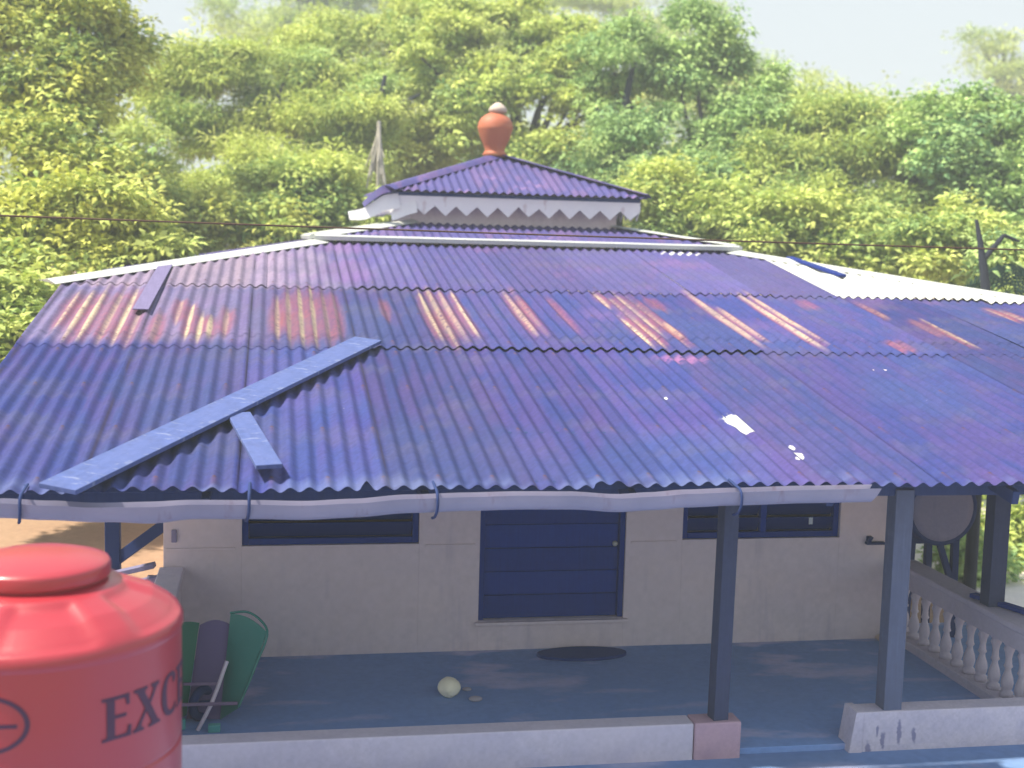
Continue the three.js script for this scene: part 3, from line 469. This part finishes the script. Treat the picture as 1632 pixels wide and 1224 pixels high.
// ---------------------------------------------------------------- drum on its stand beyond the balustrade
{
  const d = thing('barrel_drum', 'big round barrel drum on a wooden stand behind the balustrade', 'drum', [3.93, 0, .12]);
  const body = [[.0, 0], [.235, 0], [.255, .03], [.285, .2], [.295, .35], [.285, .5], [.255, .67], [.235, .7], [0, .7]].map(p => new THREE.Vector2(...p));
  const g = new THREE.LatheGeometry(body, 40); g.scale(1.2, 1, 1.2); g.rotateX(-Math.PI / 2); g.translate(0, 1.15, 0);
  mesh('drum_body', uvBox(g), wood([.07, .08, .24], .6), d);
  const sk = new THREE.LatheGeometry([[0, .012], [.18, .012], [.232, .006], [.236, -.03]].map(p => new THREE.Vector2(...p)), 40); sk.scale(1.2, 1, 1.2); sk.rotateX(Math.PI / 2); sk.translate(0, 1.15, .004);
  mesh('drum_skin', uvBox(sk), mapped(wallTex, .9, .8, { color: new THREE.Color(.28, .32, .46) }), d);
  const rim = new THREE.TorusGeometry(.295, .026, 8, 40); rim.translate(0, 1.15, -.01); mesh('drum_rim', rim, M.dark, d);
  for (const [x, z] of [[-.2, -.12], [.2, -.12], [-.2, -.58], [.2, -.58]]) mesh('stand_leg', bar([x * 1.15, -.3, z], [x, .92, z], .06, .06), M.dark, d);
  for (const g2 of [box(-.21, .21, .83, .88, -.15, -.09), box(-.21, .21, .83, .88, -.61, -.55), bar([.2, .45, -.12], [.06, .82, -.12], .05, .05)]) mesh('stand_rail', g2, M.dark, d);
}
// pale boundary wall beyond, left bench of boards
tag(mesh('timber_boards', [bar([-2.95, .58, -.35], [-2.55, .68, -.30], .09, .04), bar([-2.92, .50, -.22], [-2.52, .60, -.2], .08, .04), bar([-2.8, -.35, -.3], [-2.8, .56, -.3], .05, .05), bar([-2.58, -.35, -.28], [-2.58, .60, -.28], .05, .05)], wood([.26, .25, .42], .5)), 'few grey boards on trestles outside the wall beside the dark post', 'boards');
structure('side_path', [box(7.4, 13, -1.75, -1.44, -15, -4, .01)], mapped(kerbTex, 2.2, .9, { color: new THREE.Color(1.45, 1.45, 1.15) }));
{
  const pts = []; for (let i = 0; i <= 24; i++) { const f = i / 24, x = -16 + 34 * f; pts.push([x, 3.392 - .0049 * (x + 3.8) + .00045 * (x + 3.8) * (x - 5.2), -1]); }
  tag(mesh('cable', tube(pts, .0085, 90, 6), std([.075, .035, .018], .7)), 'thin dark red brown cable strung straight across in front of the cupola', 'cable');
}

// ---------------------------------------------------------------- trees and plants
const rayDir = (px, py) => { const f = 2076.55; return new THREE.Vector3((px - 816) / f, -(py - 612) / f, -1).applyQuaternion(camera.quaternion); };
const spot = (px, py, d) => rayDir(px, py).multiplyScalar(d).add(camera.position);   // point at a depth, in photo pixels of 1632 x 1224
const PXM = d => d / 2076.55;
// one spray of leaves
function spray(n, len, wid, spread) {
  const pos = [], idx = []; let k = 0;
  for (let i = 0; i < n; i++) {
    const az = i / n * Math.PI * 2 * 1.618 + rr(-.4, .4), el = rr(-.5, .55), L = len * rr(.75, 1.2), Wd = wid * rr(.8, 1.2);
    const d = new THREE.Vector3(Math.cos(az) * Math.cos(el), Math.sin(el), Math.sin(az) * Math.cos(el)), side = new THREE.Vector3(-Math.sin(az), rr(-.5, .5), Math.cos(az)).normalize(), up = new THREE.Vector3().crossVectors(side, d);
    const o = d.clone().multiplyScalar(rr(.1, 1) * spread).add(new THREE.Vector3(rr(-1, 1), rr(-.6, .6), rr(-1, 1)).multiplyScalar(spread * .35));
    const put = (t, w, h) => { const q = o.clone().addScaledVector(d, L * t).addScaledVector(side, w).addScaledVector(up, h); pos.push(q.x, q.y, q.z); };
    put(0, 0, 0); put(.45, Wd / 2, .012); put(.45, -Wd / 2, .012); put(1, 0, -.02 - .1 * L);
    idx.push(k, k + 1, k + 2, k + 1, k + 3, k + 2); k += 4;
  }
  let g = new THREE.BufferGeometry(); g.setAttribute('position', new THREE.Float32BufferAttribute(pos, 3)); g.setIndex(idx); g = g.toNonIndexed(); g.computeVertexNormals(); return g;
}
const sprayBig = spray(11, .155, .066, .19), spraySmall = spray(11, .14, .06, .17), sprayThin = spray(13, .17, .038, .18), sprayRound = spray(10, .13, .085, .16), sprayFar = spray(9, .24, .11, .26);
const leafMat = new THREE.MeshPhysicalMaterial({ color: 0xffffff, roughness: .9, specularIntensity: .25, transmission: .28, thickness: 0, side: THREE.DoubleSide });
const bark = mapped(woodTex, .5, .95, { color: new THREE.Color(.10, .085, .085) });
const barkPale = mapped(woodTex, .5, .95, { color: new THREE.Color(.62, .58, .50) });
const PAL = { yellow: [[.74, .73, .17], [.60, .64, .16], [.31, .45, .14]], light: [[.66, .70, .20], [.52, .61, .17], [.24, .38, .13]], green: [[.54, .66, .24], [.40, .56, .20], [.19, .34, .15]] };
const mtx = new THREE.Matrix4(), qt = new THREE.Quaternion(), eu = new THREE.Euler(), sc3 = new THREE.Vector3(), col = new THREE.Color();
function foliage(list, geo, pal, name, parent) { // list of clumps [x,y,z,r]
  const items = [];
  for (const [x, y, z, r, dens] of list) {
    const n = Math.round(dens * r * r), tone = rnd();
    for (let i = 0; i < n; i++) {
      const u = rnd() * 2 * Math.PI, w = Math.pow(rnd(), .8) * 1.35 - .35, q = Math.sqrt(Math.max(0, 1 - Math.min(1, w * w))), rad = r * (rnd() < .16 ? rr(1, 1.75) : rnd() < .75 ? rr(.6, 1.08) : rr(.2, .7)) * (.8 + .45 * vn(u * 1.4 + x, w * 3 + z));
      items.push([x + Math.cos(u) * q * rad, y + w * rad * (.38 + .35 * hash(Math.round(x * 97), 3)), z + Math.sin(u) * q * rad, tone]);
    }
  }
  const im = new THREE.InstancedMesh(geo, leafMat, items.length); im.name = name; im.castShadow = im.receiveShadow = true;
  items.forEach(([x, y, z, tone], i) => {
    eu.set(rr(-.5, .5), rnd() * 6.283, rr(-.5, .5)); qt.setFromEuler(eu); const s = rr(.75, 1.25); mtx.compose(P.set(x, y, z), qt, sc3.set(s, s, s)); im.setMatrixAt(i, mtx);
    const t = Math.min(.999, Math.max(0, tone * .55 + rnd() * .6 - .08)), c = t < .5 ? mix(pal[0], pal[1], t * 2) : mix(pal[1], pal[2], t * 2 - 1), v = rr(.8, 1.2); col.setRGB(c[0] * v, c[1] * v, c[2] * v); im.setColorAt(i, col);
  });
  im.userData.kind = 'stuff'; parent.add(im); return im;
}
function tree(name, label, px, py, d, rxp, ryp, pal, geo, { clumps = 34, cr = .75, dens = 190, group, lean = 0, cat = 'tree', limbs = true, bk = bark, slope = .8, deep = .45 } = {}) {
  const c = spot(px, py, d), rx = rxp * PXM(d), ry = ryp * PXM(d), base = [c.x + lean, -.35, c.z];
  const t = thing(name, label, cat, base, 0, group), hgt = c.y + .35, L = [];
  for (let i = 0; i < clumps; i++) {
    const u = rnd() * 2 * Math.PI, rad = Math.pow(rnd(), .5), a = Math.cos(u) * rad, w = Math.sin(u) * rad; // crown leans back as it rises, like a canopy seen on a bank
    L.push([-lean + a * rx, hgt + w * ry + rr(-.2, .2), -w * ry * slope + rr(-1, .4) * deep * rx, cr * (.45 + .95 * Math.pow(rnd(), 1.6)), dens * rr(.7, 1.05)]);
  }
  if (limbs) {
    const g = [], fork = [-lean * .6, Math.max(.5, hgt - ry * .75), 0], r0 = Math.max(.07, hgt * .035);
    g.push(taper([0, -1.7, 0], fork, r0 * 1.25, r0, 10));
    for (let i = 0; i < Math.min(12, L.length); i++) { const [x, y, z] = L[Math.floor(i * L.length / 12)]; const m = [(fork[0] + x) / 2 + rr(-.2, .2), (fork[1] + y) / 2 + .15, (fork[2] + z) / 2]; g.push(taper(fork, m, r0 * .55, r0 * .3, 6), taper(m, [x, y, z], r0 * .3, r0 * .1, 5)); }
    mesh('trunk', g, bk, t);
  }
  foliage(L, geo, pal, 'crown', t); return t;
}
tree('leafy_tree', 'near yellow green tree filling the upper left corner', 10, 150, 20, 205, 300, PAL.yellow, sprayBig, { clumps: 84, cr: .50, dens: 430 });
tree('leafy_tree', 'broad yellow green tree rising behind the left hip of the roof', 400, 235, 26, 215, 185, PAL.light, sprayThin, { clumps: 105, cr: .52, dens: 400 });
tree('leafy_tree', 'tree with a dark forked trunk just left of the cupola finial', 630, 130, 30, 170, 165, PAL.light, spraySmall, { clumps: 74, cr: .54, dens: 380 });
tree('leafy_tree', 'light green tree standing straight behind the cupola and its finial', 830, 155, 28, 180, 175, PAL.light, sprayRound, { clumps: 84, cr: .54, dens: 400 });
tree('leafy_tree', 'dense green tree behind the right end of the cupola roof', 1120, 215, 26, 190, 195, PAL.green, spraySmall, { clumps: 105, cr: .52, dens: 400 });
tree('leafy_tree', 'pale yellow green tree behind the bright roof sheets at the right', 1390, 310, 25, 190, 140, PAL.light, sprayThin, { clumps: 100, cr: .5, dens: 400 });
tree('leafy_tree', 'green tree against the sky at the right edge', 1580, 250, 24, 120, 120, PAL.green, sprayRound, { clumps: 60, cr: .48, dens: 400 });
const far = 'hazy trees standing high behind the nearer ones';
tree('tall_tree', 'hazy tall tree in the back, with bare dark twigs, right of the left sky gap', 490, 30, 64, 140, 110, PAL.light, sprayFar, { clumps: 40, cr: 1.42, dens: 60, group: far });
tree('tall_tree', 'hazy tall tree in the back above the forked trunk', 720, 10, 68, 180, 110, PAL.light, sprayFar, { clumps: 44, cr: 1.42, dens: 60, group: far });
tree('tall_tree', 'hazy tall tree in the back sloping down to the right sky', 1010, 70, 64, 170, 120, PAL.light, sprayFar, { clumps: 44, cr: 1.35, dens: 60, group: far });
tree('tall_tree', 'hazy lower tree in the back under the open right sky', 1260, 190, 60, 150, 90, PAL.light, sprayFar, { clumps: 36, cr: 1.27, dens: 60, group: far });
tree('tall_tree', 'thin hazy tree in the back at the top right edge', 1610, 110, 67, 70, 80, PAL.light, sprayFar, { clumps: 14, cr: 1.2, dens: 60, group: far });
const und = 'bushes growing behind the roof';
for (const [label, px, py, d, rx, ry, pal, n] of [
  ['pale yellow bush at the left edge level with the cable', 90, 400, 17, 150, 85, PAL.yellow, 30], ['dark green bush low at the left edge beside the roof verge', 5, 530, 15, 90, 90, PAL.light, 18],
  ['yellow green bush above the middle of the left hip', 300, 370, 21, 150, 55, PAL.yellow, 26], ['green bush touching the left corner of the cupola', 520, 330, 23, 110, 70, PAL.light, 22],
  ['green bush below the right corner of the cupola roof', 1090, 345, 22, 130, 60, PAL.light, 24], ['yellow green bush above the bright hip cap at the right', 1320, 390, 21, 150, 55, PAL.light, 26], ['yellow green bush at the right edge above the bright roof sheets', 1560, 420, 20, 120, 65, PAL.light, 22]])
  tree('bush', label, px, py, d, rx, ry, pal, sprayBig, { clumps: Math.round(n * 1.5), cr: .36, dens: 440, cat: 'bush', group: und, limbs: false });
{ // near greenery outside the balustrade
  tree('bush', 'bright green sunlit bush outside the balustrade at the right edge', 1618, 870, 20, 46, 75, PAL.light, spraySmall, { clumps: 16, cr: .26, dens: 420, cat: 'bush', limbs: false });
  tree('bush', 'low dark green bush seen under the drum', 1552, 890, 19, 36, 34, PAL.green, spraySmall, { clumps: 9, cr: .3, dens: 420, cat: 'bush', limbs: false });
}
{ // dark forked trunks seen between the crowns, each with a little shaded foliage in the fork
  const bk = std([.02, .025, .04], .95);
  const trunk = (label, d, paths, r0, tufts) => {
    const w = paths.map(p => p.map(([x, y]) => { const q = spot(x, y, d); return [q.x, q.y, q.z]; })), b = w[0][0], o = ([x, y, z]) => [x - b[0], y + .35, z - b[2]];
    const t = thing('forked_trunk', label, 'tree trunk', [b[0], -.35, b[2]]), g = [taper([0, -1.7, 0], [0, b[1] + .35, 0], r0 * 1.3, r0, 10)];
    w.forEach((p, k) => { for (let i = 0; i < p.length - 1; i++) { const ra = r0 * (k ? .6 : 1) * (1 - .7 * i / (p.length - 1)), rb = r0 * (k ? .6 : 1) * (1 - .7 * (i + 1) / (p.length - 1)); g.push(taper(o(p[i]), o(p[i + 1]), ra, rb, 8)); } });
    mesh('trunk', g, bk, t);
    foliage(tufts.map(([x, y, r]) => { const q = spot(x, y, d + .5); return [q.x - b[0], q.y + .35, q.z - b[2], r * PXM(d), 420]; }), spraySmall, PAL.green, 'shaded_leaves', t);
  };
  trunk('dark trunk that forks among the leaves left of the finial', 27, [[[590, 300], [589, 240], [596, 200], [606, 160], [614, 120]], [[589, 235], [572, 190], [556, 160], [545, 140]], [[596, 200], [640, 165], [670, 150]]], .13, [[590, 150, 26], [612, 135, 24], [575, 165, 20], [735, 145, 22], [750, 165, 20], [505, 95, 18]]);
  trunk('dark trunk rising among the leaves right of the finial', 26.5, [[[983, 310], [985, 250], [992, 190], [1003, 130], [1012, 100]], [[985, 250], [965, 200], [950, 170]]], .14, [[1000, 130, 28], [988, 180, 26], [975, 230, 24], [955, 175, 22], [1000, 250, 22]]);
  trunk('dark trunk standing behind the far right of the bright roof sheets', 16.5, [[[1574, 500], [1568, 430], [1562, 385], [1556, 350]], [[1566, 415], [1600, 375], [1625, 385]]], .07, [[1570, 400, 16], [1566, 430, 16], [1590, 380, 12]]);
}
{ // pale dry fronds hanging left of the cupola
  const c = spot(604, 200, 23), b = thing('dry_fronds', 'pale dry hanging palm fronds left of the cupola roof', 'fronds', [c.x, -.35, c.z]), g = [];
  for (let i = 0; i < 17; i++) { const a = rnd() * 6.283, r = rr(.05, .34), y = c.y + .35; g.push(tube([[rr(-.03, .03), y + rr(-.1, .1), 0], [Math.cos(a) * r * rr(.2, .6), y - rr(.3, .5), Math.sin(a) * r * .4], [Math.cos(a) * r, y - rr(.55, 1.2), Math.sin(a) * r]], rr(.008, .026), 6, 5)); }
  mesh('frond', g, barkPale, b); mesh('stem', taper([0, 0, 0], [0, c.y + .3, 0], .06, .03, 8), barkPale, b);
}
{ // dark fern fronds at the right edge
  const c = spot(1604, 468, 17), b = thing('fern_plant', 'dark arching fern fronds at the right edge above the roof', 'fern', [c.x, -.35, c.z]), m = std([.03, .09, .06], .7), y = c.y + .35;
  mesh('stem', taper([0, -1.6, 0], [0, y, 0], .05, .03, 8), bark, b);
  for (let i = 0; i < 7; i++) {
    const a = -.9 + i * .42, g = [], L = .8; let prev = null;
    for (let k = 0; k <= 12; k++) { const f = k / 12, x = Math.sin(a) * L * f, yy = y + Math.cos(a) * L * f - .45 * f * f, z = .12 * Math.sin(i * 2.1) * f; if (prev) g.push(taper(prev, [x, yy, z], .008, .006, 4)); prev = [x, yy, z]; if (k > 1) for (const s of [-1, 1]) { const l = .16 * Math.sin(Math.PI * Math.min(1, f * .9 + .1)); const q = new THREE.PlaneGeometry(.028, l); q.translate(0, l / 2, 0); q.rotateZ(-a + s * 1.2); q.rotateY(s * .3); q.translate(x, yy, z); g.push(q); } }
    mesh('frond', g, m, b);
  }
}
{ // far wood closing the view
  const L = []; for (let px = -120; px < 1760; px += 46) for (let r = 0; r < 4; r++) { const c = spot(px + rr(-25, 25), 150 + r * 75 + rr(-30, 30) + (px > 1100 ? (px - 1100) * .13 : 0), rr(46, 56)); L.push([c.x, c.y, c.z, rr(1.1, 1.7), 26]); }
  const o = new THREE.Group(); const im = foliage(L, sprayFar, PAL.light, 'far_wood', scene); im.scale.set(1, 1, 1); tag(im, 'hazy green wood closing the view behind all the trees', 'wood');
}
renderer.render(scene, camera);
